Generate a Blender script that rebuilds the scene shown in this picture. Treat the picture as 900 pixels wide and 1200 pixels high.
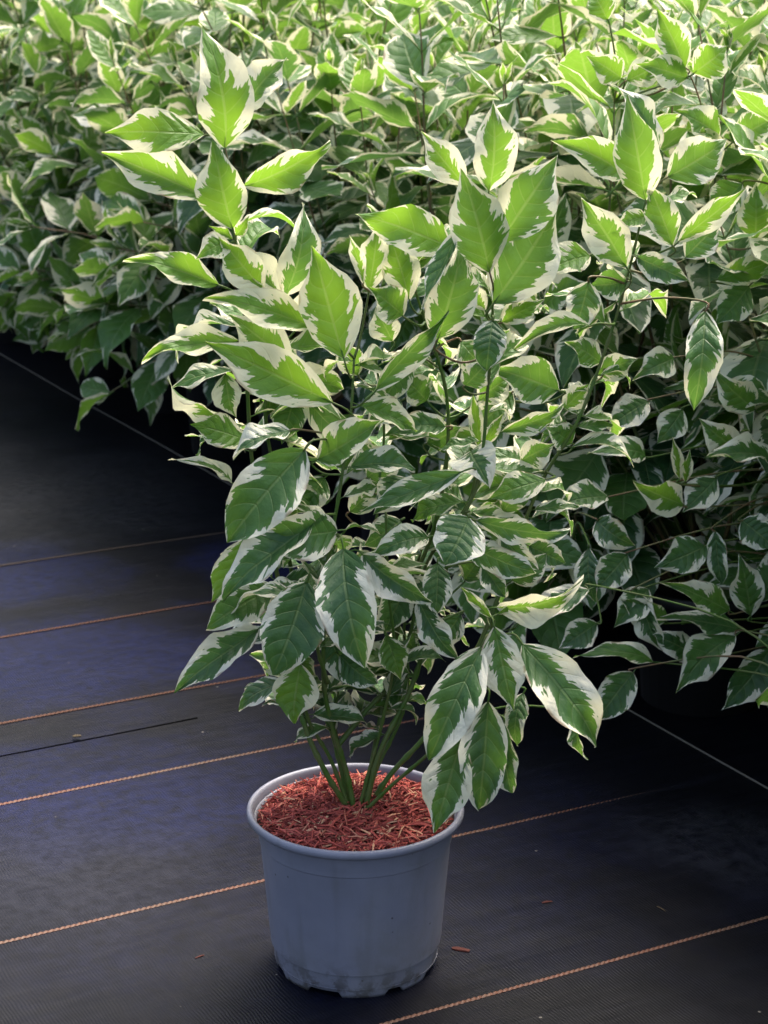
import bpy, bmesh, math, random
from mathutils import Vector, Matrix, noise

# ------------------------------------------------------------------ camera, sky, sun
for o in list(bpy.data.objects):
    bpy.data.objects.remove(o)
scene = bpy.context.scene
C = scene.collection
R = math.radians

W, H, F = 900.0, 1200.0, 2489.0            # photograph size and focal length in its pixels
PITCH = math.atan(740.0 / F)               # horizon lies 740 px above the picture centre
CAM = Vector((0, 0, 1.177))
cam_d = bpy.data.cameras.new('camera'); cam = bpy.data.objects.new('camera', cam_d); C.objects.link(cam)
cam.location = CAM; cam.rotation_euler = (math.pi / 2 - PITCH, 0, 0)
cam_d.sensor_fit = 'VERTICAL'; cam_d.sensor_height = 36; cam_d.lens = 36 * F / H
cam_d.clip_start = 0.05; cam_d.clip_end = 2000
cam_d.dof.use_dof = True; cam_d.dof.focus_distance = 2.3; cam_d.dof.aperture_fstop = 13.0
scene.camera = cam

SUN_EL, SUN_AZ = R(60), R(35)              # azimuth from +Y (away from camera) towards +X
wd = bpy.data.worlds.new('World'); scene.world = wd; wd.use_nodes = True
nt = wd.node_tree; nt.nodes.clear()
sky = nt.nodes.new('ShaderNodeTexSky'); sky.sky_type = 'NISHITA'; sky.sun_disc = False
sky.sun_elevation = SUN_EL; sky.sun_rotation = SUN_AZ
sky.air_density = 1.0; sky.dust_density = 6.0; sky.ozone_density = 0.4
bg = nt.nodes.new('ShaderNodeBackground'); bg.inputs['Strength'].default_value = 0.15
wo = nt.nodes.new('ShaderNodeOutputWorld')
nt.links.new(sky.outputs[0], bg.inputs[0]); nt.links.new(bg.outputs[0], wo.inputs[0])
sd = bpy.data.lights.new('sun', 'SUN'); sd.energy = 2.1; sd.angle = R(32); sd.color = (1, .95, .86)
so = bpy.data.objects.new('sun', sd); C.objects.link(so)
sdir = Vector((math.sin(SUN_AZ) * math.cos(SUN_EL), math.cos(SUN_AZ) * math.cos(SUN_EL), math.sin(SUN_EL)))
so.rotation_euler = sdir.to_track_quat('Z', 'Y').to_euler(); so.location = sdir * 30

vs = scene.view_settings
vs.view_transform = 'Standard'; vs.look = 'None'; vs.gamma = 1; vs.exposure = 1.33; vs.use_curve_mapping = False
scene.render.engine = 'CYCLES'
scene.cycles.max_bounces = 4; scene.cycles.transmission_bounces = 3; scene.cycles.diffuse_bounces = 1; scene.cycles.glossy_bounces = 1

# ------------------------------------------------------------------ pixel helpers
CP, SP = math.cos(PITCH), math.sin(PITCH)
def ray(px, py):
    u, v = (px - W / 2) / F, (py - H / 2) / F
    return Vector((u, CP - v * SP, -SP - v * CP))
def at(px, py, Y):                          # point on the pixel's ray at forward distance Y
    d = ray(px, py); return CAM + d * (Y / d.y)
def ground(px, py, z=0.0):                  # point of the ground under a pixel
    d = ray(px, py); return CAM + d * ((z - CAM.z) / d.z)

# ------------------------------------------------------------------ object helpers
def link(name, me, mat=None, parent=None):
    o = bpy.data.objects.new(name, me); C.objects.link(o)
    if mat and not me.materials: me.materials.append(mat)
    if parent: o.parent = parent
    return o
def tag(o, label=None, cat=None, group=None, kind=None):
    if label: o['label'] = label
    if cat: o['category'] = cat
    if group: o['group'] = group
    if kind: o['kind'] = kind
    return o
def empty(name, loc):
    o = bpy.data.objects.new(name, None); C.objects.link(o); o.location = loc; o.empty_display_size = .05
    return o
def mesh(name, verts, faces, smooth=True):
    me = bpy.data.meshes.new(name); me.from_pydata(verts, [], faces); me.update()
    if smooth: me.polygons.foreach_set('use_smooth', [True] * len(me.polygons))
    return me
def spline(pts, n):                          # Catmull-Rom through the points
    P = [pts[0] * 2 - pts[1]] + list(pts) + [pts[-1] * 2 - pts[-2]]
    out = []
    for i in range(1, len(P) - 2):
        for k in range(n):
            t = k / n
            a, b, c, d = P[i - 1], P[i], P[i + 1], P[i + 2]
            out.append(.5 * ((2 * b) + (c - a) * t + (2 * a - 5 * b + 4 * c - d) * t * t + (3 * b - a - 3 * c + d) * t ** 3))
    out.append(P[-2].copy())
    return out
def tube(verts, faces, pts, r0, r1, sides=6, nodes=0):
    off = len(verts); n = len(pts)
    ref = Vector((1, .13, .07))
    for i, p in enumerate(pts):
        t = (pts[min(i + 1, n - 1)] - pts[max(i - 1, 0)]).normalized()
        a = t.cross(ref)
        if a.length < .1: a = t.cross(Vector((0, 1, 0)))
        a.normalize(); b = t.cross(a)
        r = r0 + (r1 - r0) * i / (n - 1)
        if nodes and i % nodes == 0: r *= 1.32
        for k in range(sides):
            an = 2 * math.pi * k / sides
            verts.append(p + a * (r * math.cos(an)) + b * (r * math.sin(an)))
    for i in range(n - 1):
        for k in range(sides):
            k2 = (k + 1) % sides
            faces.append((off + i * sides + k, off + i * sides + k2, off + (i + 1) * sides + k2, off + (i + 1) * sides + k))
    faces.append(tuple(off + k for k in reversed(range(sides))))
    faces.append(tuple(off + (n - 1) * sides + k for k in range(sides)))

# ------------------------------------------------------------------ node helpers
class NT:
    def __init__(s, name):
        s.m = bpy.data.materials.new(name); s.m.use_nodes = True
        s.t = s.m.node_tree; s.t.nodes.clear()
    def n(s, typ, **kw):
        nd = s.t.nodes.new(typ)
        for k, v in kw.items(): setattr(nd, k, v)
        return nd
    def put(s, sock, v):
        if isinstance(v, bpy.types.NodeSocket): s.t.links.new(v, sock)
        elif v is not None: sock.default_value = v
    def math(s, op, a, b=None, c=None, clamp=False):
        nd = s.n('ShaderNodeMath', operation=op, use_clamp=clamp)
        for i, v in enumerate((a, b, c)): s.put(nd.inputs[i], v) if v is not None else None
        return nd.outputs[0]
    def ramp(s, v, a, b, x=0.0, y=1.0):
        nd = s.n('ShaderNodeMapRange', interpolation_type='SMOOTHSTEP')
        for i, q in enumerate((v, a, b, x, y)): s.put(nd.inputs[i], q)
        return nd.outputs[0]
    def mix(s, f, a, b):
        nd = s.n('ShaderNodeMix', data_type='RGBA')
        s.put(nd.inputs[0], f); s.put(nd.inputs[6], a if isinstance(a, bpy.types.NodeSocket) else (*a, 1)); s.put(nd.inputs[7], b if isinstance(b, bpy.types.NodeSocket) else (*b, 1))
        return nd.outputs[2]
    def xyz(s, x, y, z):
        nd = s.n('ShaderNodeCombineXYZ')
        for i, q in enumerate((x, y, z)): s.put(nd.inputs[i], q)
        return nd.outputs[0]
    def noise(s, vec, scale, detail=2.0, rough=.5):
        nd = s.n('ShaderNodeTexNoise'); s.put(nd.inputs['Vector'], vec)
        nd.inputs['Scale'].default_value = scale; nd.inputs['Detail'].default_value = detail; nd.inputs['Roughness'].default_value = rough
        return nd.outputs[0]
    def bsdf(s, col, rough, spec=.5, normal=None):
        p = s.n('ShaderNodeBsdfPrincipled')
        s.put(p.inputs['Base Color'], col if isinstance(col, bpy.types.NodeSocket) else (*col, 1))
        s.put(p.inputs['Roughness'], rough); s.put(p.inputs['Specular IOR Level'], spec)
        if normal: s.put(p.inputs['Normal'], normal)
        return p
    def bump(s, h, strength, dist):
        b = s.n('ShaderNodeBump'); b.inputs['Strength'].default_value = strength; b.inputs['Distance'].default_value = dist
        s.put(b.inputs['Height'], h); return b.outputs[0]
    def out(s, sh):
        o = s.n('ShaderNodeOutputMaterial'); s.t.links.new(sh, o.inputs[0]); return s.m

# ------------------------------------------------------------------ materials
def leaf_material():
    k = NT('variegated_leaf')
    uv = k.n('ShaderNodeUVMap', uv_map='UVMap')
    sp = k.n('ShaderNodeSeparateXYZ'); k.put(sp.inputs[0], uv.outputs[0])
    u, v = sp.outputs[0], sp.outputs[1]
    oi = k.n('ShaderNodeObjectInfo')
    at_ = k.n('ShaderNodeAttribute', attribute_name='leafdat')
    add = k.n('ShaderNodeVectorMath', operation='ADD'); k.put(add.inputs[0], oi.outputs['Color']); k.put(add.inputs[1], at_.outputs['Color'])
    ds = k.n('ShaderNodeSeparateXYZ'); k.put(ds.inputs[0], add.outputs[0])
    age, cream, rnd = ds.outputs
    av = k.math('ABSOLUTE', v); side = k.math('SIGN', v)
    s = k.math('SUBTRACT', u, k.math('MULTIPLY', av, .30))
    seed = k.math('ADD', k.math('MULTIPLY', rnd, 57.0), k.math('MULTIPLY', side, 3.7))
    n1 = k.noise(k.xyz(k.math('MULTIPLY', s, 4.2), seed, k.math('MULTIPLY', av, .5)), 1.0, 1.0)
    n2 = k.noise(k.xyz(k.math('MULTIPLY', s, 19.0), seed, k.math('MULTIPLY', av, 1.2)), 1.0, 2.0, .6)
    b = k.math('ADD', k.math('ADD', .75, k.math('MULTIPLY', k.math('SUBTRACT', n1, .5), 1.6)), k.math('MULTIPLY', k.math('SUBTRACT', n2, .5), .85))
    b = k.math('SUBTRACT', b, cream)
    d = k.math('SUBTRACT', av, b)
    isl = k.noise(k.xyz(k.math('MULTIPLY', s, 9.0), k.math('ADD', seed, 11.0), k.math('MULTIPLY', av, 3.0)), 1.0, 1.0)
    d = k.math('SUBTRACT', d, k.math('MULTIPLY', k.ramp(isl, .60, .70), .30))
    isc = k.ramp(d, -.015, .02)                                  # 1 on the cream margin
    mid = k.math('MULTIPLY', k.ramp(d, -.30, -.02), k.ramp(n2, .42, .6))     # paler green zone beside it
    # veins
    ph = k.math('SUBTRACT', k.math('MULTIPLY', k.math('SUBTRACT', u, k.math('MULTIPLY', k.math('POWER', av, 1.3), .22)), 6.5), 0)
    fr = k.math('ABSOLUTE', k.math('SUBTRACT', k.math('FRACT', ph), .5))
    vein = k.math('MULTIPLY', k.ramp(fr, .42, .5), k.ramp(av, .98, .5))
    rib = k.ramp(av, .075, .015)
    lines = k.math('MAXIMUM', k.math('MULTIPLY', vein, .55), rib)
    tone = k.noise(k.xyz(k.math('MULTIPLY', u, 3.0), k.math('MULTIPLY', v, 1.5), k.math('MULTIPLY', rnd, 31.0)), 2.0, 1.0)
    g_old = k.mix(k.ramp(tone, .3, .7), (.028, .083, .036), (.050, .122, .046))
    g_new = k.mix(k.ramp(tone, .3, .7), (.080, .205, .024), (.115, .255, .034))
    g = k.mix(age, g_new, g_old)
    g = k.mix(k.math('MULTIPLY', mid, .65), g, (.145, .255, .10))
    g = k.mix(k.math('MULTIPLY', lines, .35), g, (.30, .40, .16))
    cr = k.mix(age, (.88, .84, .56), (.86, .83, .68))
    col = k.mix(isc, g, cr)
    brown = k.math('MULTIPLY', k.ramp(k.noise(k.xyz(k.math('MULTIPLY', u, 2.0), v, k.math('MULTIPLY', rnd, 91.0)), 2.2, 1.0), .58, .66), k.ramp(av, .84, .97))
    col = k.mix(k.math('MULTIPLY', brown, .8), col, (.20, .09, .035))
    geo = k.n('ShaderNodeNewGeometry')
    col_s = k.mix(k.math('MULTIPLY', geo.outputs['Backfacing'], .25), col, (.24, .36, .18))
    tg = k.mix(age, (.30, .54, .035), (.16, .36, .06))
    tg = k.mix(k.math('MULTIPLY', lines, .3), tg, (.55, .7, .2))
    tr = k.mix(isc, tg, (.88, .84, .56))
    quilt = k.math('MULTIPLY', k.ramp(fr, .5, .05), k.ramp(av, 1.0, .6))
    puck = k.noise(k.xyz(k.math('MULTIPLY', u, 22.0), k.math('MULTIPLY', v, 6.0), seed), 1.0, 2.0)
    hgt = k.math('SUBTRACT', k.math('ADD', k.math('MULTIPLY', puck, .55), k.math('MULTIPLY', quilt, .4)), k.math('ADD', k.math('MULTIPLY', vein, .35), k.math('MULTIPLY', rib, .6)))
    nrm = k.bump(hgt, .7, .003)
    rgh = k.math('ADD', .36, k.math('MULTIPLY', tone, .25))
    p = k.bsdf(col_s, rgh, .45, nrm)
    t = k.n('ShaderNodeBsdfTranslucent'); k.put(t.inputs[0], tr)
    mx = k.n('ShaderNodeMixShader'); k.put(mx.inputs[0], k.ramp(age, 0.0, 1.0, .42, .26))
    k.t.links.new(p.outputs[0], mx.inputs[1]); k.t.links.new(t.outputs[0], mx.inputs[2])
    return k.out(mx.outputs[0])
def stem_material(name, a, b):
    k = NT(name); tc = k.n('ShaderNodeTexCoord')
    n = k.noise(tc.outputs['Object'], 35, 3)
    n2 = k.noise(tc.outputs['Object'], 260, 2)
    return k.out(k.bsdf(k.mix(k.ramp(n, .35, .65), a, b), .5, .4, k.bump(n2, .3, .001)).outputs[0])

M_leaf = leaf_material()
M_green = stem_material('green_stem', (.070, .145, .018), (.115, .145, .040))
M_olive = stem_material('olive_twig', (.13, .16, .05), (.19, .11, .055))
M_brown = stem_material('brown_stem', (.05, .035, .02), (.09, .07, .035))

TD = Vector((1.949, 1.043, 0)).normalized()            # direction of the tracer threads
LD = Vector((-TD.y, TD.x, 0))                          # along the edge of the bed
TANG = math.atan2(TD.y, TD.x)
def fabric_material(name, seed):
    k = NT(name); tc = k.n('ShaderNodeTexCoord')
    mp = k.n('ShaderNodeMapping'); mp.inputs['Rotation'].default_value = (0, 0, -TANG); mp.inputs['Location'].default_value = (seed, seed * .7, 0)
    k.t.links.new(tc.outputs['Object'], mp.inputs[0]); vec = mp.outputs[0]
    sp = k.n('ShaderNodeSeparateXYZ'); k.put(sp.inputs[0], vec)
    x, y = sp.outputs[0], sp.outputs[1]
    wob = k.math('MULTIPLY', k.noise(vec, 14, 2), .012)
    wx = k.math('SINE', k.math('MULTIPLY', k.math('ADD', x, wob), 2 * math.pi / .0038))
    wy = k.math('SINE', k.math('MULTIPLY', k.math('ADD', y, wob), 2 * math.pi / .0026))
    weave = k.math('ADD', k.math('MULTIPLY', wx, .45), k.math('MULTIPLY', wy, .55))
    band = k.noise(k.xyz(k.math('MULTIPLY', x, 5.0), k.math('MULTIPLY', y, 60.0), 0), 1.0, 3.0)
    dust = k.noise(vec, 1.7, 5.0, .6); fine = k.noise(vec, 60, 3.0, .7)
    wob2 = k.noise(vec, 4.5, 4.0, .6)
    def wear_or_sheen(px, py, rad, sx=1.0):                    # spot round a ground point: worn or dusty grey, also painted blue sheen
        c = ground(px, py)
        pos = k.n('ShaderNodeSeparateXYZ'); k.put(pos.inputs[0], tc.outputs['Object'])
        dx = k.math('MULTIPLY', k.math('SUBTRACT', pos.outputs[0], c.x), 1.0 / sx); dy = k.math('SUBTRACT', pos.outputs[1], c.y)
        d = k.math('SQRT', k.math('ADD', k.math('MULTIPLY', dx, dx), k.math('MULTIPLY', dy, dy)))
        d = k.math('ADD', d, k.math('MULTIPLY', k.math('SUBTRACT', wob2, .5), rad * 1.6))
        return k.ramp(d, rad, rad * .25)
    grey = k.math('MAXIMUM', k.math('MAXIMUM', wear_or_sheen(60, 575, .42, 1.3), wear_or_sheen(850, 985, .17)), k.math('MULTIPLY', wear_or_sheen(60, 1040, .22, 1.4), .7))
    blue_sheen = k.math('MAXIMUM', k.math('MAXIMUM', wear_or_sheen(90, 770, .34, 1.4), wear_or_sheen(330, 660, .22)), k.math('MAXIMUM', wear_or_sheen(120, 930, .28, 1.6), wear_or_sheen(10, 680, .25)))  # sky reflection on the fabric, painted into its colour as blue patches
    blue_sheen = k.math('MAXIMUM', blue_sheen, k.math('MULTIPLY', wear_or_sheen(300, 1010, .50, 1.5), .30))
    base = k.mix(k.ramp(weave, -.8, .9), (.0015, .0016, .0026), (.0048, .0050, .0080))
    base = k.mix(k.math('MULTIPLY', k.ramp(band, .45, .75), .5), base, (.010, .0104, .015))
    base = k.mix(k.math('MULTIPLY', k.math('MULTIPLY', blue_sheen, k.ramp(fine, .1, .8)), .95), base, (.0085, .0125, .056))
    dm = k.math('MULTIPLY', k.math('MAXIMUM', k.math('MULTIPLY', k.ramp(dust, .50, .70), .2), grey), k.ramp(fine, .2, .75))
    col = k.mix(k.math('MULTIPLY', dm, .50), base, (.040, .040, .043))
    grain = k.noise(vec, 330, 3.0, .8); grain2 = k.noise(k.xyz(k.math('MULTIPLY', x, 70.0), k.math('MULTIPLY', y, 420.0), 0), 1.0, 2.0, .7)
    col = k.mix(k.math('MULTIPLY', k.ramp(grain, .50, .74), .40), col, (.013, .0135, .018))
    col = k.mix(k.math('MULTIPLY', k.ramp(grain2, .55, .78), .36), col, (.018, .0185, .025))
    vo = k.n('ShaderNodeTexVoronoi', feature='F1'); k.put(vo.inputs['Vector'], vec); vo.inputs['Scale'].default_value = 24
    spk = k.ramp(vo.outputs['Distance'], .05, .03)
    pick = k.n('ShaderNodeSeparateXYZ'); k.put(pick.inputs[0], vo.outputs['Color'])
    spk = k.math('MULTIPLY', spk, k.ramp(pick.outputs[0], .70, .74))
    col = k.mix(k.math('MULTIPLY', spk, .6), col, (.30, .27, .23))
    big = k.noise(vec, 3.2, 3.0, .55)
    h = k.math('ADD', k.math('MULTIPLY', weave, .00026), k.math('ADD', k.math('MULTIPLY', big, .014), k.math('MULTIPLY', band, .0012)))
    nrm = k.bump(h, .8, 1.0)
    rgh = k.math('ADD', .34, k.math('MULTIPLY', dust, .22))
    return k.out(k.bsdf(col, rgh, .10, nrm).outputs[0])
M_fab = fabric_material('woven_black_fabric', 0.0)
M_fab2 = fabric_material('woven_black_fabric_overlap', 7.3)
def thread_material():
    k = NT('orange_tracer_thread'); tc = k.n('ShaderNodeTexCoord')
    n = k.noise(tc.outputs['Object'], 5, 3); n2 = k.noise(tc.outputs['Object'], 90, 2)
    c = k.mix(k.ramp(n, .35, .65), (.14, .052, .030), (.12, .064, .040))
    c = k.mix(k.ramp(n2, .5, .75, 0, .5), c, (.16, .10, .07))
    return k.out(k.bsdf(c, .55, .3).outputs[0])
M_thread = thread_material()
k = NT('grey_cord'); M_cord = k.out(k.bsdf((.13, .115, .095), .8, .2).outputs[0])
def pot_material():
    k = NT('grey_plastic'); tc = k.n('ShaderNodeTexCoord'); vec = tc.outputs['Object']
    n = k.noise(vec, 9, 4, .6); f = k.noise(vec, 380, 2)
    c = k.mix(k.ramp(n, .35, .7), (.200, .203, .256), (.240, .243, .296))
    vo = k.n('ShaderNodeTexVoronoi'); k.put(vo.inputs['Vector'], vec); vo.inputs['Scale'].default_value = 55
    pk = k.n('ShaderNodeSeparateXYZ'); k.put(pk.inputs[0], vo.outputs['Color'])
    spk = k.math('MULTIPLY', k.ramp(vo.outputs['Distance'], .10, .04), k.ramp(pk.outputs[1], .72, .76))
    c = k.mix(k.math('MULTIPLY', spk, .8), c, (.035, .03, .028))
    sp = k.n('ShaderNodeSeparateXYZ'); k.put(sp.inputs[0], vec)
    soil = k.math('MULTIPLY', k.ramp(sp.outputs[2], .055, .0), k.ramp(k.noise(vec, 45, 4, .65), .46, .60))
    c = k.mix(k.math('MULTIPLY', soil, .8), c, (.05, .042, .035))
    run = k.noise(k.xyz(k.math('MULTIPLY', sp.outputs[0], 40.0), k.math('MULTIPLY', sp.outputs[1], 40.0), k.math('MULTIPLY', sp.outputs[2], 5.0)), 1.0, 3.0)
    c = k.mix(k.ramp(run, .5, .75, 0, .30), c, (.12, .115, .11))
    haze = k.ramp(k.noise(vec, 7, 5, .65), .42, .7, 0, .45)
    c = k.mix(haze, c, (.15, .14, .12))
    return k.out(k.bsdf(c, k.math('ADD', .38, k.math('MULTIPLY', n, .16)), .5, k.bump(k.math('ADD', f, k.math('MULTIPLY', n, 2)), .12, .0012)).outputs[0])
M_pot = pot_material()
k = NT('black_plastic'); M_black = k.out(k.bsdf((.015, .015, .017), .5, .4).outputs[0])
def mulch_material():
    k = NT('red_shredded_wood'); a = k.n('ShaderNodeAttribute', attribute_name='shred'); tc = k.n('ShaderNodeTexCoord')
    sp = k.n('ShaderNodeSeparateXYZ'); k.put(sp.inputs[0], a.outputs['Vector'])
    c = k.mix(k.ramp(sp.outputs[0], .0, .75), (.17, .026, .023), (.52, .105, .080))
    c = k.mix(k.ramp(sp.outputs[0], .86, 1.0), c, (.62, .38, .22))
    c = k.mix(k.ramp(k.noise(tc.outputs['Object'], 400, 2), .4, .8, 0, .5), c, (.12, .035, .025))
    return k.out(k.bsdf(c, .75, .25).outputs[0])
M_mulch = mulch_material()
k = NT('potting_soil'); tc = k.n('ShaderNodeTexCoord'); M_soil = k.out(k.bsdf((.04, .018, .013), .9, .2, k.bump(k.noise(tc.outputs['Object'], 200, 3), .6, .003)).outputs[0])
k = NT('dry_wood_chip'); tc = k.n('ShaderNodeTexCoord'); M_chip = k.out(k.bsdf(k.mix(k.noise(tc.outputs['Object'], 150, 2), (.060, .015, .012), (.11, .034, .024)), .75, .2).outputs[0])
k = NT('brown_crumb'); M_crumb = k.out(k.bsdf((.08, .06, .035), .85, .2).outputs[0])

# ------------------------------------------------------------------ ground, overlapping fabric, tracer threads
def sheet(name, pts, z, mat, thick=0.0):
    v = [(p[0], p[1], z) for p in pts]; f = [tuple(range(len(v)))]
    if thick:
        n = len(v); v += [(p[0], p[1], z - thick) for p in pts]
        f += [(i, i + n, (i + 1) % n + n, (i + 1) % n) for i in range(n)]
    return link(name, mesh(name, v, f, False), mat)
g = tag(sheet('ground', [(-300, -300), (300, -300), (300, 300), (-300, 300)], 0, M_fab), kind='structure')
S0 = ground(0, 890)                                     # edge of the upper sheet
rnd = random.Random(3)
edge = []
for i in range(81):
    t = -6 + i * .15
    edge.append(S0 + TD * t + LD * (noise.noise(Vector((t * 1.7, 4, 0))) * .006))
far = [S0 + TD * 6 - LD * 4.5, S0 - TD * 6 - LD * 4.5]
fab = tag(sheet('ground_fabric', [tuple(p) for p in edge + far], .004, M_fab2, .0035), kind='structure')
def tracer(px_y, slope, px_end, z, parent, seed, mat):
    P0 = ground(0, px_y, z); rr = random.Random(seed)
    t_end = (ground(px_end, px_y + slope * px_end, z) - P0).dot(TD)
    v, f = [], []
    step = .0068; lo = -1.0
    for i in range(int((t_end - lo) / step)):
        t = lo + i * step
        left = t_end - t
        sink = -.0024 * (1 - left / .35) if left < .35 else 0.0        # the end of the thread is trodden under the weave
        wob = noise.noise(Vector((t * 1.3, seed * 9.1, 0))) * .0035
        c = P0 + TD * t + LD * wob + Vector((0, 0, sink))
        a = (TD * 1.0 + LD * (.42 + rr.uniform(-.08, .08))).normalized(); b = Vector((-a.y, a.x, 0))
        la, lb, h = .0056, .0023, .0018
        o = len(v)
        for (ca, cb) in ((-la, 0), (-la * .4, -lb), (la * .4, -lb), (la, 0), (la * .4, lb), (-la * .4, lb)):
            v.append(c + a * ca + b * cb)
        v.append(c - a * la * .4 + Vector((0, 0, h))); v.append(c + a * la * .4 + Vector((0, 0, h)))
        f += [(o, o + 1, o + 6), (o + 1, o + 2, o + 7, o + 6), (o + 2, o + 3, o + 7), (o + 3, o + 4, o + 7), (o + 4, o + 5, o + 6, o + 7), (o + 5, o, o + 6)]
    link('tracer_thread', mesh('tracer_thread', v, f), mat, parent)
v, f = [], []
tube(v, f, [S0 + TD * (-.9 + i * .05) + LD * (noise.noise(Vector(((-.9 + i * .05) * 1.7, 4, 0))) * .006 + .001) + Vector((0, 0, .003)) for i in range(25)], .0022, .0022, 6)
k = NT('black_hem'); link('hem', mesh('hem', v, f), k.out(k.bsdf((.0012, .0012, .0012), .9, .0).outputs[0]), fab)
k = NT('dusty_tracer_thread'); M_thread2 = k.out(k.bsdf((.055, .040, .030), .8, .2).outputs[0])
k = NT('faded_tracer_thread'); M_thread3 = k.out(k.bsdf((.095, .042, .026), .7, .2).outputs[0])
tracer(663, -.175, 330, .0012, g, 1, M_thread2); tracer(747, -.17, 420, .0012, g, 2, M_thread3); tracer(848, -.165, 470, .0012, g, 3, M_thread3)
tracer(943, -.198, 640, .0045, fab, 11, M_thread); tracer(1105, -.234, 790, .0045, fab, 12, M_thread); tracer(1324, -.296, 1150, .0045, fab, 13, M_thread)
# pale cord stretched along the foot of the bed
A, B = ground(0, 417), ground(735, 835)
EDGE0 = B.copy(); EDGE_D = (A - B).normalized(); EDGE_N = Vector((EDGE_D.y, -EDGE_D.x, 0))
v, f = [], []
pts = [EDGE0 + EDGE_D * t + EDGE_N * (noise.noise(Vector((t * 2, 0, 3))) * .004) + Vector((0, 0, .0058 - .0005 * max(0, t))) for t in [(-.42 + i * .1) for i in range(60)]]
tube(v, f, pts, .0016, .0007, 6)
tag(link('marking_cord', mesh('marking_cord', v, f), M_cord), 'thin pale cord lying on the dark fabric along the foot of the dogwood bank', 'cord')

# ------------------------------------------------------------------ leaf meshes
def leaf_mesh(name, nu, nv, arch, fold, wave, twist, curl, skew, seed, blunt=False):
    rr = random.Random(seed)
    verts, faces, uvs = [], [], []
    ph = rr.uniform(0, 6)
    def width(u):
        a = math.sin(math.pi * min(1, u ** .92)) ** .88 if 0 < u < 1 else 0.0
        if blunt:
            a = math.sin(math.pi * min(1, u ** .95)) ** .66 if 0 < u < 1 else 0.0
            if u > .86: a *= 1 - .30 * ((u - .86) / .14)
        elif u > .70: a *= 1 - .55 * ((u - .70) / .30) ** .7
        return max(a, .012) * .5
    def edge(u, v): return 1 + .10 * noise.noise(Vector((u * 5, 3.1 if v > 0 else 8.7, seed * 2.3))) + .05 * noise.noise(Vector((u * 17, 3.1 if v > 0 else 8.7, seed * 1.3)))
    def point(u, v):
        w = width(u)
        y = v * w * edge(u, v) + skew * math.sin(math.pi * u) * .5
        z = arch * 4 * u * (1 - u)
        z += fold * (math.sqrt(v * v + .06) - .245) * w * .8
        z += wave * math.sin(ph + u * 13 + (1.6 if v > 0 else 0)) * v * v * (.35 + u) * .5
        z -= curl * max(0, u - .6) ** 2 * 3
        an = twist * (u - .3) * (1 if True else 0)
        y2 = y * math.cos(an) - (z - arch * 4 * u * (1 - u)) * math.sin(an)
        z2 = arch * 4 * u * (1 - u) + y * math.sin(an) + (z - arch * 4 * u * (1 - u)) * math.cos(an)
        return (u, y2, z2)
    for i in range(nu + 1):
        u = i / nu
        u = .004 + .996 * u
        for j in range(nv + 1):
            v = -1 + 2 * j / nv
            v = math.copysign(abs(v) ** .9, v)
            verts.append(point(u, v)); uvs.append((u, v))
    for i in range(nu):
        for j in range(nv):
            a = i * (nv + 1) + j
            faces.append((a, a + nv + 1, a + nv + 2, a + 1))
    # short petiole, runs back from the blade
    o = len(verts); pr = .018
    for x, z, r in ((-.13, -.02, pr), (.02, .002, pr * .9), (.12, point(.12, 0)[2] - .004, pr * .3)):
        for q in range(3):
            an = 2 * math.pi * q / 3 + .5
            verts.append((x, r * math.cos(an), z + r * math.sin(an) * .8 - .006)); uvs.append((max(x, .01), .03))
    for i in range(2):
        for q in range(3):
            q2 = (q + 1) % 3
            faces.append((o + i * 3 + q, o + i * 3 + q2, o + i * 3 + 3 + q2, o + i * 3 + 3 + q))
    me = mesh(name, verts, faces)
    ul = me.uv_layers.new(name='UVMap')
    for lp in me.loops: ul.data[lp.index].uv = uvs[lp.vertex_index]
    me.materials.append(M_leaf)
    return me
rs = random.Random(77)
SHAPES = []
for i in range(20):
    SHAPES.append((rs.choice((.02, .05, .09, .13, .19, -.05)) + rs.uniform(-.02, .02), rs.uniform(.05, .5), rs.uniform(.03, .16), rs.uniform(-.6, .6), rs.choice((.05, .1, .2, .34, -.1)), rs.uniform(-.06, .06)))
HERO_LEAF = [leaf_mesh('leaf_blade', 16, 8, *s, seed=i) for i, s in enumerate(SHAPES)]
HERO_BLUNT = [leaf_mesh('leaf_blade', 16, 8, s[0] * .8 + .03, s[1], s[2] * 1.2, s[3] * .6, s[4] + .1, s[5], seed=i + 80, blunt=True) for i, s in enumerate(SHAPES[:14])]
BED_LEAF = [leaf_mesh('leaf_blade_small', 7, 4, s[0] * .7, s[1] * .6, s[2] * .7, s[3] * .5, s[4] * .5, s[5], seed=i + 40, blunt=i % 3 == 0) for i, s in enumerate(SHAPES)]

def leaf_matrix(base, tip, normal, width):
    ax = tip - base; L = ax.length; ax = ax / L
    n = (normal - ax * normal.dot(ax)).normalized(); sd_ = n.cross(ax)
    m = Matrix.Identity(4)
    for r in range(3):
        m[r][0] = ax[r] * L; m[r][1] = sd_[r] * width; m[r][2] = n[r] * L; m[r][3] = base[r]
    return m
def put_leaf(parent, me, m, dat):
    o = bpy.data.objects.new('leaf', me); C.objects.link(o); o.parent = parent
    o.matrix_local = m; o.color = (*dat, 1)
    return o

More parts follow.
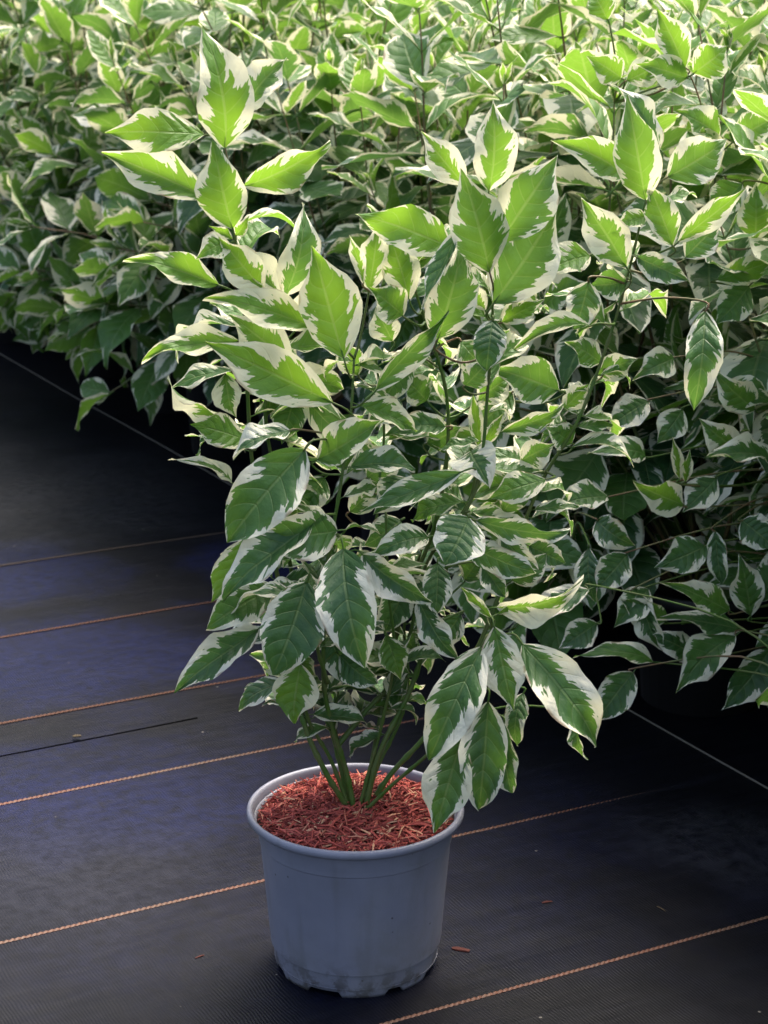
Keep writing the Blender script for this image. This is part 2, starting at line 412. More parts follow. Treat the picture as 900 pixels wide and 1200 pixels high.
# ------------------------------------------------------------------ the pot
PY = 2.167                                              # forward distance of the pot's axis
PX = at(416.5, 948, PY).x
POT = Vector((PX, PY, .004))
def lathe(profile, segs, zmod=None):
    v, f = [], []
    for i, (r, z) in enumerate(profile):
        for s in range(segs):
            a = 2 * math.pi * s / segs
            zz = zmod(i, a, z) if zmod else z
            v.append((r * math.cos(a), r * math.sin(a), zz))
    for i in range(len(profile) - 1):
        for s in range(segs):
            s2 = (s + 1) % segs
            f.append((i * segs + s, i * segs + s2, (i + 1) * segs + s2, (i + 1) * segs + s))
    return v, f
notch = [(R(-112), R(13)), (R(-62), R(5)), (R(-160), R(8)), (R(-22), R(8)), (R(30), R(12)), (R(90), R(12)), (R(150), R(12))]
def zmod(i, a, z):
    if i > 3: return z
    for c, w in notch:
        d = abs((a - c + math.pi) % (2 * math.pi) - math.pi)
        if d < w: return z + (.0065 if i in (0, 1, 2) else .003)
    return z
HP = .189
prof = [(.080, .004), (.0865, .0), (.0895, .0), (.0908, .004), (.0925, .016), (.0958, .050), (.1000, .100), (.1035, .140), (.1020, .1460), (.1072, .1530), (.1092, .170), (.1102, .178),
        (.1125, .1785), (.1180, .1790), (.1203, .1812), (.1208, .1845), (.1200, .1878), (.1178, .1892), (.1152, .1885), (.1135, .186), (.1125, .180), (.1060, .150), (.0960, .03)]
v, f = lathe(prof, 120, zmod)
pme = mesh('plant_pot', v, f)
for e in pme.edges:                                     # crisp lower edge of the collar
    if {e.vertices[0] // 120, e.vertices[1] // 120} in ({8}, {9}): e.use_edge_sharp = True
pot = link('plant_pot', pme, M_pot); pot.location = POT
n0 = 120
v, f = lathe([(.0925, .011), (.05, .011), (.001, .011)], 60)
base = link('pot_base', mesh('pot_base', v, f), M_pot, pot)
tag(pot, 'round grey plastic plant pot filled with red mulch, standing on black fabric', 'plant pot')

# red shredded mulch
rnd = random.Random(11)
def mulch_z(r): return .177 + .012 * (1 - (r / .112) ** 2)
v, f = lathe([(.001, mulch_z(0) - .004), (.04, mulch_z(.04) - .004), (.08, mulch_z(.08) - .004), (.1105, mulch_z(.11) - .004)], 40)
bm_s = mesh('soil', v, f)
v, f, sh = [], [], []
for i in range(3600):
    r = .110 * math.sqrt(rnd.random()); a = rnd.uniform(0, 6.283)
    L = rnd.choice((rnd.uniform(.006, .014), rnd.uniform(.010, .026), rnd.uniform(.012, .034))); w = rnd.choice((rnd.uniform(.0005, .0012), rnd.uniform(.0009, .0019), rnd.uniform(.0012, .0030) if i % 9 == 0 else .001)); t = rnd.uniform(.0004, .0009)
    if r + L * .5 > .111: r = max(0, .111 - L * .5) * rnd.uniform(.9, 1)
    c = Vector((r * math.cos(a), r * math.sin(a), mulch_z(r) + rnd.uniform(-.004, .004)))
    d = Vector((1, 0, rnd.gauss(0, .22))).normalized(); d.rotate(Matrix.Rotation(rnd.uniform(0, 6.283), 3, 'Z'))
    s_ = d.cross(Vector((rnd.gauss(0, .4), rnd.gauss(0, .4), 1))).normalized(); n_ = s_.cross(d)
    bend = n_ * rnd.uniform(-.12, .12) * L
    o = len(v); col = rnd.random()
    for e, (q, kk) in enumerate(((-.5, .5), (0, 1), (.5, .45))):
        cc = c + d * (q * L) + (bend if e == 1 else Vector())
        for (x, z) in ((-1, 0), (1, 0), (0, 1)):
            v.append(cc + s_ * (x * w * kk) + n_ * (z * t * 2 * kk))
    for e in range(2):
        for q in range(3):
            q2 = (q + 1) % 3
            f.append((o + e * 3 + q, o + e * 3 + q2, o + e * 3 + 3 + q2, o + e * 3 + 3 + q))
    f += [(o + 2, o + 1, o), (o + 6, o + 7, o + 8)]
    sh += [col] * 9
me = mesh('mulch', v, f, False)
a_ = me.attributes.new('shred', 'FLOAT_VECTOR', 'POINT')
for i, c_ in enumerate(sh): a_.data[i].vector = (c_, 0, 0)
mul = link('mulch', me, M_mulch); mul.location = POT
tag(mul, 'red dyed shredded wood mulch filling the grey pot', 'mulch', kind='stuff')
so_ = link('soil', bm_s, M_soil, mul)

# ------------------------------------------------------------------ the potted dogwood
rnd = random.Random(21)
hero = empty('dogwood_shrub', POT + Vector((0, 0, .175)))
tag(hero, 'variegated green and cream dogwood shrub growing out of the grey pot', 'shrub')
HO = hero.location
STEMS = [  # (pixel x, pixel y, depth offset)
    [(414, 950, .0), (402, 900, 0), (389, 850, -.01), (379, 790, -.02), (383, 670, -.03), (398, 575, -.03), (411, 485, -.02), (415, 420, -.01)],
    [(398, 945, .0), (374, 905, -.01), (357, 850, -.01), (345, 780, .0), (318, 640, .01), (297, 550, .01), (291, 480, .0), (288, 400, .0), (283, 330, -.01), (274, 272, -.02), (262, 168, -.02)],
    [(404, 949, .01), (384, 860, .02), (362, 800, .03), (345, 690, .03), (322, 560, .03), (311, 480, .02), (322, 410, .02), (338, 346, .02)],
    [(434, 948, .01), (441, 890, .02), (449, 825, .04), (470, 720, .05), (508, 620, .05), (523, 540, .05), (524, 470, .05), (510, 410, .04), (488, 345, .03), (478, 300, .03)],
    [(436, 950, .0), (452, 880, 0), (484, 800, .01), (515, 692, .01), (540, 613, .0), (562, 556, .0), (572, 450, .0), (577, 373, -.01), (576, 322, -.02)],
    [(440, 950, .02), (466, 908, .03), (512, 845, .05), (566, 745, .08), (604, 640, .10), (637, 560, .11), (677, 493, .11), (712, 402, .12), (735, 325, .12), (757, 233, .11)],
    [(441, 948, -.01), (466, 922, -.02), (520, 865, -.05), (556, 800, -.08), (576, 736, -.10)],
    [(394, 876, .0), (428, 834, .02), (458, 800, .04), (480, 745, .06), (500, 660, .07), (548, 590, .06), (561, 528, .05)],
    [(408, 948, .01), (396, 885, .02), (392, 840, .02), (405, 760, .03), (430, 690, .04), (442, 600, .05), (450, 500, .06), (440, 420, .05)],
    [(424, 948, .0), (437, 900, .0), (447, 850, .0), (462, 770, -.01), (455, 690, -.02), (452, 600, -.02)],
    [(428, 947, .02), (450, 895, .03), (470, 840, .05), (478, 790, .06), (474, 730, .07), (492, 650, .08), (530, 560, .09), (600, 470, .09)],
    [(402, 947, .0), (381, 890, .0), (362, 845, -.01), (352, 800, -.03), (330, 748, -.04), (308, 735, -.05)],
    [(384, 800, -.02), (372, 760, -.04), (366, 720, -.07), (358, 690, -.09)],
]
stem_pts = []
for si, st in enumerate(STEMS):
    if st[0][1] > 930: st = [(417 + (x - 417) * (.55, .82)[q] if q < 2 else x, y, d) for q, (x, y, d) in enumerate(st)]
    pts = spline([at(x, y, PY + d) - HO for x, y, d in st], 10)
    v, f = [], []
    thin = si in (6, 8) or si > 8
    tube(v, f, pts, .0024 if thin else .0033, .0012, 7, 7)
    # node swellings
    link('stem', mesh('stem', v, f), M_green, hero)
    stem_pts += [(p, si) for p in pts[2:]]
# base px, tip px, width px, base depth, tip depth, roll, age, cream shift
LEAVES = [
 (264,174,237,28,66,-.03,-.045,10,.05,.0), (284,137,338,70,42,.0,.01,-25,.5,.25), (240,158,123,155,44,-.03,-.05,20,.0,.05), (243,232,119,178,48,-.03,-.04,15,.1,.0),
 (273,268,250,164,55,-.04,-.05,-8,.15,-.1), (286,218,387,165,42,-.03,-.03,15,.05,.05), (272,280,245,265,11,-.02,-.03,0,0,0), (277,276,292,253,15,-.02,-.03,0,0,-.1),
 (270,285,230,303,30,-.03,-.05,20,.2,.2), (308,340,257,281,44,-.03,-.05,-10,.05,.1), (328,345,275,290,34,-.01,-.02,20,.05,.3), (256,334,153,298,34,-.03,-.06,25,.0,.0), (333,348,357,239,46,.0,.0,15,.6,.25),
 (368,383,245,343,44,-.04,-.06,15,.0,.05), (403,420,368,290,68,-.05,-.06,-5,.05,.0), (280,400,168,411,34,-.02,-.05,30,.0,.3), (390,472,242,402,58,-.06,-.09,-10,.0,.0), (264,438,273,490,34,.01,.0,10,.5,.1),
 (342,425,270,368,48,-.02,-.03,10,.2,.1), (262,492,193,458,30,-.01,-.05,-40,.1,.1), (292,518,224,497,34,-.02,-.05,30,.1,.05), (340,505,272,527,30,-.05,-.08,45,.9,.3), (272,566,201,537,16,.0,-.04,35,.4,.5),
 (357,527,266,634,76,-.08,-.12,5,.7,-.05), (395,622,300,630,58,-.05,-.09,-10,.7,-.05), (367,612,258,692,48,-.08,-.13,25,.9,.1), (285,632,248,706,38,-.03,-.06,-15,.2,.0), (324,688,245,733,50,-.05,-.10,10,.6,-.15),
 (359,682,321,791,74,-.09,-.13,0,.9,-.05), (303,737,207,803,42,-.05,-.11,12,.9,.1), (402,643,426,782,70,-.08,-.14,0,.95,-.02), (372,539,448,492,48,-.05,-.09,-15,.4,-.1), (352,778,343,848,52,-.05,-.07,5,.1,-.1),
 (398,768,440,802,34,-.01,-.03,20,.8,.0), (452,745,470,797,32,-.01,-.03,-10,.3,-.1), (385,745,415,800,38,.0,-.01,10,.9,-.1), (310,700,288,690,22,.0,-.02,0,.3,.0),
 (573,224,576,115,50,-.02,-.03,5,.25,.15), (545,217,494,154,38,-.02,-.03,0,.05,.1), (574,320,540,198,62,-.04,-.05,10,.35,.0), (586,283,654,182,62,-.03,-.03,-8,.45,.0), (578,356,652,244,78,-.03,-.02,5,.5,-.2), (532,292,423,250,50,-.02,-.05,15,.05,.05),
 (481,315,497,252,24,.02,.02,0,.3,.0), (535,270,490,358,18,-.05,-.09,50,.9,.1), (513,398,544,284,54,-.03,-.04,15,.5,.15), (480,352,455,270,42,.0,-.01,10,.1,.25), (432,342,443,262,34,.0,.0,-20,.1,.3), (426,332,410,276,14,-.02,-.03,20,.1,.4), (472,370,430,336,42,-.01,-.03,10,.3,.1),
 (440,458,528,370,28,-.04,-.06,30,.6,.1), (588,378,637,352,24,-.01,-.02,0,.1,-.1), (569,364,549,328,20,-.02,-.02,0,.0,.3), (577,376,569,434,40,-.03,-.05,0,1.,-.3), (545,452,572,424,30,-.02,-.04,20,.7,.1), (655,458,580,432,54,.05,.02,0,.5,-.05), (692,300,634,322,42,.08,.06,15,.05,.1),
 (690,330,674,387,42,.09,.08,0,.9,.0), (692,382,597,413,20,.06,.02,30,.3,.2), (734,313,681,232,48,.09,.07,5,.35,.05), (757,235,735,111,50,.09,.08,5,.3,-.05), (772,175,724,95,26,.12,.11,35,.9,.0), (732,207,647,164,40,.10,.07,15,.05,.1), (782,208,853,164,54,.10,.10,0,.4,.1),
 (788,288,759,214,36,.09,.08,0,.3,-.2), (794,284,874,222,28,.10,.09,20,.1,.1), (803,302,844,262,38,.11,.11,0,.9,.0), (747,302,803,328,34,.10,.07,5,.8,-.1), (757,254,719,266,22,.10,.08,10,.2,.0), (826,365,814,478,44,.08,.04,0,.8,-.3), (735,330,690,335,34,.12,.11,0,.6,-.1),
 (562,526,554,462,18,.03,.03,0,.0,.1), (567,524,590,484,14,.03,.03,0,.0,.2), (552,528,571,562,56,.02,-.03,0,.8,.35), (541,553,423,597,28,-.03,-.06,25,.8,.1), (522,500,454,506,28,.03,.01,25,.8,.0), (640,562,573,584,34,.05,.02,15,.4,.1), (588,506,664,479,24,.04,.05,20,.4,.2),
 (549,606,522,660,66,-.04,-.08,0,.8,.1), (545,638,626,673,38,.0,-.04,15,.8,.1), (558,610,664,628,32,.0,-.03,20,.8,.25), (585,622,629,668,30,.02,.0,10,.8,.1), (502,630,438,650,34,-.02,-.05,20,.8,.05), (425,650,508,706,40,-.04,-.08,10,.9,.05),
 (513,660,510,720,36,-.01,-.04,0,.8,.0), (565,662,591,699,28,.0,-.02,0,.8,.0), (490,703,531,772,32,-.02,-.05,25,1.,.0), (582,712,683,688,36,-.09,-.11,25,.2,.15), (576,724,540,688,13,-.10,-.11,0,.0,.0), (583,720,628,698,12,-.10,-.09,0,.0,.1),
 (579,734,601,834,48,-.12,-.15,5,.5,.0), (612,755,705,872,64,-.11,-.15,-5,.6,.15), (564,758,502,891,60,-.12,-.16,0,.7,.0), (572,822,561,953,58,-.11,-.14,5,.8,.05), (540,866,509,976,54,-.12,-.15,-5,.5,-.15), (590,848,598,931,32,-.10,-.12,20,.8,.0), (613,812,604,874,30,-.08,-.10,10,.7,-.1), (678,838,684,891,16,-.08,-.10,30,.6,-.2),
 # lower-contrast leaves deeper in the crown
 (470,470,430,500,40,.05,.03,10,.8,.0), (480,420,450,470,36,.06,.04,-10,.6,.1), (350,450,330,520,40,.05,.03,10,.7,.0), (360,470,420,530,40,.05,.03,0,.7,.0), (430,560,470,530,38,.06,.05,10,.7,.0), (500,470,470,440,36,.07,.06,0,.5,.1),
 (480,560,440,600,40,.05,.02,10,.8,.0), (600,460,560,500,40,.07,.05,0,.6,.1), (610,540,650,520,34,.08,.07,10,.6,.1), (470,610,430,640,40,.04,.02,0,.9,.0), (480,680,450,740,42,.04,.02,10,.9,-.1), (540,720,510,760,34,.03,.02,0,.9,-.1),
 (400,700,440,740,40,.03,.01,0,.9,.0), (320,640,290,660,38,.02,.0,10,.7,.1), (340,610,390,650,40,.02,.0,10,.8,.0), (460,400,440,360,36,.05,.05,0,.4,.2), (540,400,575,440,36,.05,.03,0,.6,.0), (560,470,600,440,36,.06,.06,0,.5,.1), (500,520,540,500,36,.07,.06,0,.6,.1), (420,440,400,400,32,.05,.05,0,.3,.2),
 (310,450,340,410,32,.06,.06,0,.3,.2), (380,560,350,600,40,.04,.02,0,.7,.0), (410,600,450,560,34,.06,.06,0,.6,.1), (330,680,370,720,44,.03,.01,0,.9,-.1), (590,600,620,560,34,.08,.08,0,.6,.0), (620,640,660,660,34,.08,.06,0,.8,.1), (600,680,640,650,34,.06,.05,0,.7,.1),
 (350,380,372,330,34,.04,.04,0,.3,.2), (300,395,330,350,34,.04,.04,0,.2,.2), (420,520,470,545,34,.04,.02,15,.7,.1), (440,690,405,665,32,.03,.02,0,.9,.0), (545,680,575,640,34,.04,.03,0,.8,.1), (670,520,640,500,32,.12,.11,0,.5,.1), (700,440,745,420,30,.14,.13,10,.5,.1), (705,425,665,400,32,.14,.12,10,.4,.1), (660,480,690,450,28,.12,.12,0,.3,.1),
]
TW = []
for i, (bx, by, tx, ty, w, db, dt, roll, age, cream) in enumerate(LEAVES):
    b = at(bx, by, PY + db) - HO; t = at(tx, ty, PY + dt) - HO
    mid_ = (b + t) * .5 + HO
    toc = (CAM - mid_).normalized()
    ax = (t - b).normalized()
    n = (toc - ax * toc.dot(ax)).normalized()
    n = Matrix.Rotation(R(roll + rnd.gauss(0, 6)), 3, ax) @ n
    wm = w / F * (mid_ - CAM).length * 1.06
    wm /= max(.6, math.cos(R(roll)))
    pool = HERO_BLUNT if age > .55 and (by > 560 or i % 2) else HERO_LEAF
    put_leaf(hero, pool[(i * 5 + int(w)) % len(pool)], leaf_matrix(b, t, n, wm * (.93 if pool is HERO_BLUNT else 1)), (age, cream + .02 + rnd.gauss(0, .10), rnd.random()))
    # petiole back to the nearest stem below the blade
    L = (t - b).length
    pb = b - ax * (L * .10)
    best = min(stem_pts, key=lambda q: (q[0] - pb).length + max(0, q[0].z - pb.z + .01) * 1.5)
    d = (best[0] - pb).length
    mid2 = (best[0] + pb) * .5 + Vector((0, 0, -.06 * d)) - ax * (.12 * d)
    v, f = [], []
    tube(v, f, spline([best[0], mid2, pb, b + ax * (L * .02)], 4), .0016 if d > .04 else .0013, .0009, 5)
    link('twig', mesh('twig', v, f), M_green if (i % 3 or by > 600) else M_olive, hero)

# smaller leaves filling the inside of the crown, straight on the stems
rf = random.Random(4)
cand = [p for p, si in stem_pts if p.z > .10 and si not in (6,)]
for i in range(250):
    p = rf.choice(cand); az = rf.uniform(0, 6.283)
    ax = Vector((math.cos(az), abs(math.sin(az)) * .9 + .1 * rf.random(), rf.gauss(-.1 if p.z < .6 else .35, .35))).normalized()
    L = rf.uniform(.042, .078); b = p + ax * (L * .12)
    n = Vector((rf.gauss(0, .3), -.35 + rf.gauss(0, .3), 1))
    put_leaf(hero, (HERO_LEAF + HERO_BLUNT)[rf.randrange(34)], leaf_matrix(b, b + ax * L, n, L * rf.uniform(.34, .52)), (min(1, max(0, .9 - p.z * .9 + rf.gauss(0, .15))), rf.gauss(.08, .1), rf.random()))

# ------------------------------------------------------------------ the bank of dogwoods behind
def bush_plan(seed, h, rad, n_stem, n_low):
    """stems (point lists) and leaves (matrix, shape, data, score) of one shrub standing at the origin"""
    rr = random.Random(seed); stems, leaves = [], []
    def shoot(p0, p1, p2, r0, start, age0):
        pts = spline([p0, p1, p2], 7)
        stems.append((pts, r0))
        cum = [0]
        for a, b in zip(pts, pts[1:]): cum.append(cum[-1] + (b - a).length)
        L = cum[-1]; s = L * start; kx = rr.randrange(2); phi0 = rr.uniform(0, 3.14)
        while s < L - .004:
            i = max(j for j in range(len(cum)) if cum[j] <= s); i = min(i, len(pts) - 2)
            q = (s - cum[i]) / max(1e-6, cum[i + 1] - cum[i]); p = pts[i].lerp(pts[i + 1], q)
            tan = (pts[i + 1] - pts[i]).normalized()
            rel = s / L; left = L - s
            ll = rr.uniform(.105, .152) * (.72 + .28 * min(1, left / .10)) * (.9 if rel < .5 else 1)
            phi = phi0 + kx * math.pi / 2 + rr.gauss(0, .25); kx += 1
            e1 = tan.cross(Vector((.3, .2, 1)));
            if e1.length < .05: e1 = Vector((1, 0, 0))
            e1.normalize(); e2 = tan.cross(e1)
            for sg in (0, math.pi):
                o = e1 * math.cos(phi + sg) + e2 * math.sin(phi + sg)
                up = .75 if left < .06 else (.30 if left < .16 else -.05)
                ax = (o + tan * (up + .2) + Vector((0, 0, rr.gauss(-.12 if left > .08 else .1, .22)))).normalized()
                if left > .2: ax = (ax + Vector((0, 0, -rr.uniform(.05, .75)))).normalized()
                base = p + ax * .008; tip = base + ax * ll
                n = Vector((0, 0, 1)) + o * .45 + Vector((rr.gauss(0, .3), rr.gauss(0, .3), 0))
                if left < .06: n = -o + Vector((0, 0, .6))
                age = min(1, max(0, age0 + (.0 if left < .08 else .25 if left < .2 else .6) + rr.gauss(0, .12)))
                leaves.append((leaf_matrix(base, tip, n, ll * rr.uniform(.46, .60)), rr.randrange(len(BED_LEAF)), (age, rr.gauss(-.03, .14), rr.random()), tip.z * .6 + math.hypot(tip.x, tip.y) * .8))
            s += rr.uniform(.070, .098) * (.72 if left < .2 else 1)
        for sg in (0, 1, 2):                                     # closed young pair at the tip
            o = Vector((rr.gauss(0, 1), rr.gauss(0, 1), 0)).normalized(); tan = (pts[-1] - pts[-2]).normalized()
            ax = (tan * 1.0 + o * rr.uniform(.2, .6)).normalized(); ll = rr.uniform(.03, .055)
            leaves.append((leaf_matrix(pts[-1] - ax * .002, pts[-1] + ax * ll, -o + Vector((0, 0, .2)), ll * .34), rr.randrange(len(BED_LEAF)), (0.0, rr.gauss(.1, .1), rr.random()), 9))
    for i in range(n_stem):
        az = i * 2.399 + rr.uniform(-.3, .3); q = math.sqrt((i + .5) / n_stem)
        rt = rad * q * rr.uniform(.8, 1.08); ht = h * (1 - .20 * q ** 2) * rr.uniform(.88, 1.06)
        d = Vector((math.cos(az), math.sin(az), 0))
        p0 = Vector((rr.gauss(0, .012), rr.gauss(0, .012), .16)); p1 = d * (rt * .55) + Vector((0, 0, .16 + (ht - .16) * .5)); p2 = d * rt + Vector((0, 0, ht))
        shoot(p0, p1 + Vector((rr.gauss(0, .035), rr.gauss(0, .035), 0)), p2 + Vector((rr.gauss(0, .03), rr.gauss(0, .03), 0)), .004, .34, 0.30)
    for i in range(n_low):                             # low shoots leaning out over the edge
        az = i * 2.399 * 1.3 + rr.uniform(-.3, .3); d = Vector((math.cos(az), math.sin(az), 0))
        rt = rad * rr.uniform(.85, 1.25); ht = rr.uniform(.13, .66)
        p0 = d * .02 + Vector((0, 0, .16)); p1 = d * (rt * .55) + Vector((0, 0, max(.24, ht * .8) + .04)); p2 = d * rt + Vector((0, 0, ht))
        shoot(p0, p1, p2, .003, .38, .25)
    return stems, leaves
def joined_leaves(name, items):
    v, f, uv, dat = [], [], [], []
    for m, si, d, _ in items:
        me = BED_LEAF[si]; o = len(v)
        v += [m @ q.co for q in me.vertices]
        for p in me.polygons:
            f.append(tuple(o + x for x in p.vertices))
            for li in p.loop_indices: uv.append(me.uv_layers[0].data[li].uv[:])
        dat += [d] * len(me.vertices)
    me = mesh(name, v, f); ul = me.uv_layers.new(name='UVMap')
    ul.data.foreach_set('uv', [x for q in uv for x in q])
    a = me.attributes.new('leafdat', 'FLOAT_COLOR', 'POINT')
    a.data.foreach_set('color', [x for q in dat for x in (*q, 1)])
    me.materials.append(M_leaf)
    return me
v, f = lathe([(.085, 0), (.088, 0), (.100, .165), (.106, .168), (.107, .185), (.101, .186), (.098, .17), (.095, .155), (.001, .155)], 28)
POT_ME = mesh('nursery_pot', v, f); POT_ME.materials.append(M_black)
N_OWN = 290
PLANS = []
for i in range(6):
    st, lv = bush_plan(100 + i, .98 + .03 * (i % 3), .32 + .02 * (i % 2), 14, 20 if i < 3 else 8)
    lv.sort(key=lambda q: -q[3])
    ms = []
    v, f = [], []
    for pts, r0 in st: tube(v, f, pts, r0, .0011, 5)
    sm = mesh('stems', v, f); sm.materials.append(M_olive)
    PLANS.append((st, lv, sm, joined_leaves('inner_foliage', lv[N_OWN:]), joined_leaves('inner_foliage', lv[130:]), joined_leaves('inner_foliage', lv)))
STEM_ME = {}
def add_bush(i, pos, rot, sc, front, near):
    pi = (i % 3) if front else 3 + i % 3
    st, lv, sm, jm, jm2, jm3 = PLANS[pi]
    own = N_OWN if near == 2 else 130 if near == 1 else 0
    b = empty('dogwood_bush', pos); b.rotation_euler = (0, 0, rot); b.scale = (sc, sc, sc)
    if front: tag(b, 'variegated dogwood bush in the row of the bank along the pale cord', 'bush', 'dogwood bushes in the edge row of the bank')
    else: tag(b, 'variegated dogwood bush inside the bank, behind its edge row', 'bush', 'dogwood bushes filling the bank')
    for q, (pts, r0) in enumerate(st):
        key = (pi, q)
        if key not in STEM_ME:
            v, f = [], []; tube(v, f, pts, r0, .0011, 5); m = mesh('bush_stem', v, f); m.materials.append(M_olive); STEM_ME[key] = m
        o = bpy.data.objects.new('stem', STEM_ME[key]); C.objects.link(o); o.parent = b
    for m, si, d, _ in lv[:own]: put_leaf(b, BED_LEAF[si], m, d)
    o = bpy.data.objects.new('foliage', jm if near == 2 else jm2 if near == 1 else jm3); C.objects.link(o); o.parent = b; o.color = (0, 0, 0, 1); o['kind'] = 'stuff'
    p = bpy.data.objects.new('nursery_pot', POT_ME); C.objects.link(p); p.location = Vector((pos.x, pos.y, .001))
    tag(p, 'black plastic nursery pot under a dogwood bush of the bank', 'plant pot', 'black nursery pots under the bank')
    return b
rnd = random.Random(5)
k_ = 0
SPC = .42
FRONT = []
for row in range(6):
    for j in range(-3, 22):
        t = j * SPC + (row % 2) * SPC * .5 + rnd.uniform(-.05, .05)
        off = .15 + row * SPC * .9 + rnd.uniform(-.04, .04)
        p = EDGE0 + EDGE_D * t + EDGE_N * off
        if p.y < 1.9 or p.y > 7.6: continue
        lim = .185 * p.y + (.42 if row < 2 else .28)
        if p.x < -lim or p.x > max(lim, 1.9 if p.y < 5 else 0): continue
        outside = p.x > lim
        if p.y < 2.4 and p.x < .185 * p.y + .25: continue
        bb = add_bush(k_, Vector((p.x, p.y, 0)), rnd.uniform(0, 6.28), rnd.uniform(.92, 1.08), row == 0, 0 if outside else 2 if row < 2 else 1); k_ += 1
        if row == 0: FRONT.append((bb, PLANS[(k_ - 1) % 3][0]))
print('bushes', k_, 'leaves per bush', [len(p[1]) for p in PLANS])

# leaves of the edge-row bushes that stand out, hung on those bushes
EDGE_LEAVES = [ (691,690,611,727,30,2.5,2.46,15,.9,.05), # base px, tip px, width px, base distance, tip distance, roll, age, cream shift
 (712,582,657,590,36,2.62,2.58,10,.7,.1), (757,535,690,530,32,2.64,2.6,15,.6,.1), (855,716,787,683,34,2.56,2.52,10,.5,.05), (870,738,775,722,30,2.57,2.52,15,.8,.1), (862,745,793,810,44,2.55,2.5,0,.6,.15), (903,760,846,832,46,2.55,2.5,0,.9,-.1),
 (905,540,825,538,32,2.6,2.56,20,.7,.1), (690,642,697,706,30,2.64,2.62,0,.9,-.3), (838,622,845,686,24,2.6,2.58,10,.8,-.2), (863,526,820,492,38,2.62,2.6,0,.5,.2), (802,592,750,570,40,2.6,2.56,0,.2,.2), (797,562,788,512,15,2.6,2.6,0,0,.3), (803,565,809,528,13,2.6,2.6,0,0,.2),
 (828,640,772,664,42,2.6,2.57,5,.8,-.1), (742,788,701,843,40,2.55,2.52,5,.8,.05), (766,776,674,768,26,2.56,2.53,10,.5,-.35), (748,695,775,766,30,2.58,2.56,10,.8,.1), (880,722,868,652,38,2.57,2.56,0,.6,.1), (892,705,912,640,34,2.58,2.58,0,.7,.1), (780,728,726,700,36,2.6,2.57,0,.8,.0),
 (735,650,700,690,38,2.62,2.6,0,.8,.0), (760,690,720,735,36,2.6,2.57,0,.8,.05), (820,770,770,745,32,2.58,2.55,0,.9,.1), (700,730,655,760,34,2.62,2.6,0,.9,.0), (870,610,905,640,40,2.6,2.56,0,.8,.05), (840,560,800,600,38,2.62,2.6,10,.7,.1), (700,610,740,640,36,2.66,2.62,10,.8,.1), (885,480,840,440,40,2.64,2.62,0,.5,.1),
 (803,80,770,10,36,2.75,2.75,0,.1,-.1), (812,86,853,54,42,2.75,2.75,0,.1,-.05), (806,92,752,75,36,2.75,2.72,0,.2,.0), (840,328,908,305,30,2.68,2.66,10,.1,-.1), (885,282,885,216,40,2.7,2.69,0,.2,.2), (862,165,908,138,38,2.74,2.73,0,.3,.0), (842,160,790,130,38,2.74,2.72,10,.3,.0), (728,92,688,66,34,2.8,2.78,0,.1,.0), (734,95,778,72,34,2.8,2.8,0,.1,.1), (712,24,690,-14,34,2.8,2.8,0,.1,.0),
 (870,215,826,250,38,2.7,2.68,10,.4,.0), (878,335,838,380,40,2.68,2.65,0,.6,.0), (790,420,745,440,36,2.68,2.65,10,.6,.1), (850,450,905,470,36,2.66,2.63,10,.6,.1), (760,470,715,500,36,2.68,2.65,10,.7,.1), (800,480,770,520,34,2.67,2.65,0,.7,.1),
]
bushw = []
for bb, st in FRONT:
    mw = Matrix.Translation(bb.location) @ Matrix.Rotation(bb.rotation_euler.z, 4, 'Z') @ Matrix.Scale(bb.scale.x, 4)
    for pts, r0 in st:
        for p in pts[2:]: bushw.append((mw @ p, bb, mw))
rnd = random.Random(8)
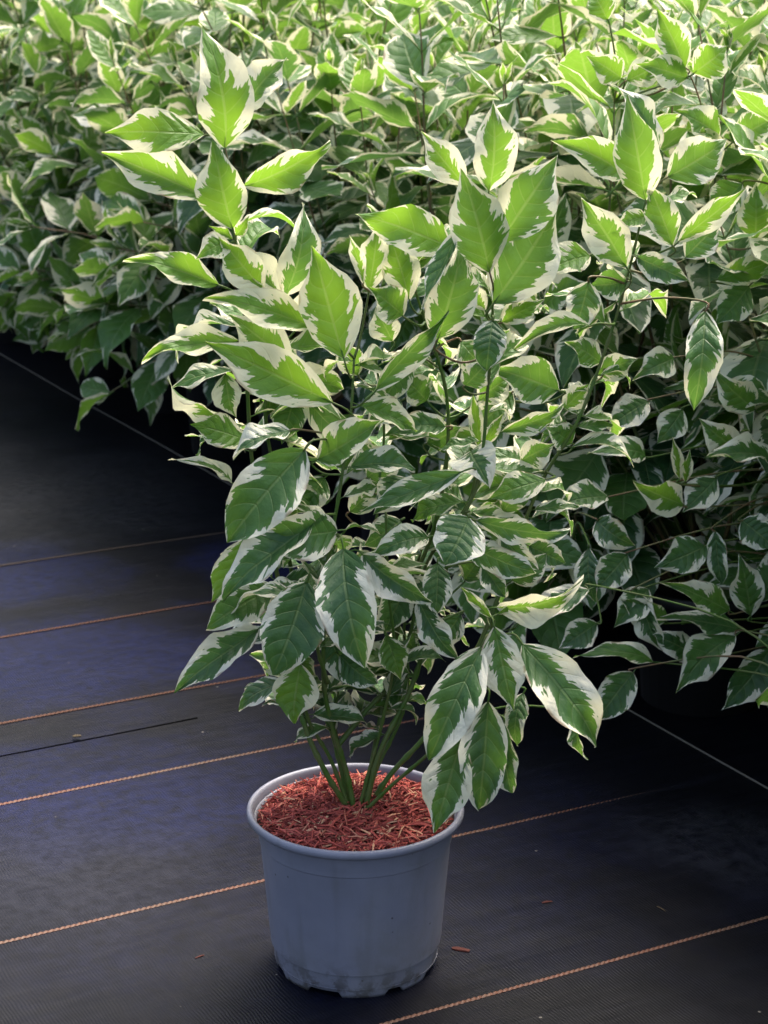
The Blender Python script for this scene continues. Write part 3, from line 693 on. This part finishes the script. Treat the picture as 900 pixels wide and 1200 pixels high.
for i, (bx, by, tx, ty, w, yb, yt, roll, age, cream) in enumerate(EDGE_LEAVES):
    b = at(bx, by, yb); t = at(tx, ty, yt); ax = (t - b).normalized(); L = (t - b).length
    toc = (CAM - b).normalized(); n = (toc - ax * toc.dot(ax)).normalized()
    n = Matrix.Rotation(R(roll + rnd.gauss(0, 10)), 3, ax) @ n
    pb = b - ax * (L * .1)
    q, bb, mw = min(bushw, key=lambda c: (c[0] - pb).length + max(0, c[0].z - pb.z) * .7)
    inv = mw.inverted(); d = (q - pb).length
    put_leaf(bb, (HERO_BLUNT if age > .65 and i % 2 else HERO_LEAF)[(i * 3) % 14], inv @ leaf_matrix(b, t, n, w / F * (b - CAM).length * 1.05), (age, cream + rnd.uniform(-.06, .06), rnd.random()))
    v, f = [], []
    tube(v, f, [inv @ c for c in spline([q, (q + pb) * .5 - ax * (.1 * d) + Vector((0, 0, .04 * d)), pb, b + ax * (L * .02)], 4)], .0018, .0009, 5)
    link('twig', mesh('twig', v, f), M_olive if i % 2 else M_green, bb)

# ------------------------------------------------------------------ crumbs and chips on the fabric
def chip(px, py, L, w, ang, mat, label, name='wood_chip', cat='wood chip'):
    p = ground(px, py, .0045); rr = random.Random(px)
    v, f = [], []
    n = 5
    for i in range(n):
        q = i / (n - 1) - .5; ww = w * (1 - abs(q) * rr.uniform(.5, 1.1)) * rr.uniform(.8, 1.1); zz = .001 + .002 * (1 - 4 * q * q)
        for (y, z) in ((-.5, 0), (.5, 0), (.42, .6), (-.42, .6)): v.append((q * L, y * ww + rr.uniform(-.0003, .0003), z * w * .28 + zz * .3))
    for i in range(n - 1):
        for q in range(4):
            q2 = (q + 1) % 4; f.append((i * 4 + q, i * 4 + q2, i * 4 + 4 + q2, i * 4 + 4 + q))
    f += [(3, 2, 1, 0), tuple(range((n - 1) * 4, n * 4))]
    o = link(name, mesh(name, v, f, False), mat); o.location = p - Vector((0, 0, .0006)); o.rotation_euler = (0, 0, ang)
    tag(o, label, cat)
chip(540, 1113, .021, .008, -.35, M_chip, 'reddish wood chip lying on the fabric right beside the grey pot')
chip(234, 1121, .012, .003, .7, M_chip, 'tiny dark red splinter on the fabric between the pot and the lowest left thread', 'wood_splinter', 'splinter')
chip(641, 1057, .013, .004, .3, M_chip, 'small red splinter on the bare fabric between two orange threads', 'wood_splinter', 'splinter')
chip(90, 863, .012, .009, .2, M_crumb, 'small tan crumb beside the dark overlap seam of the fabric', 'bark_crumb', 'crumb')
chip(775, 1065, .016, .0022, -1.0, M_crumb, 'thin pale straw fragment above the long orange thread', 'straw_bit', 'straw')
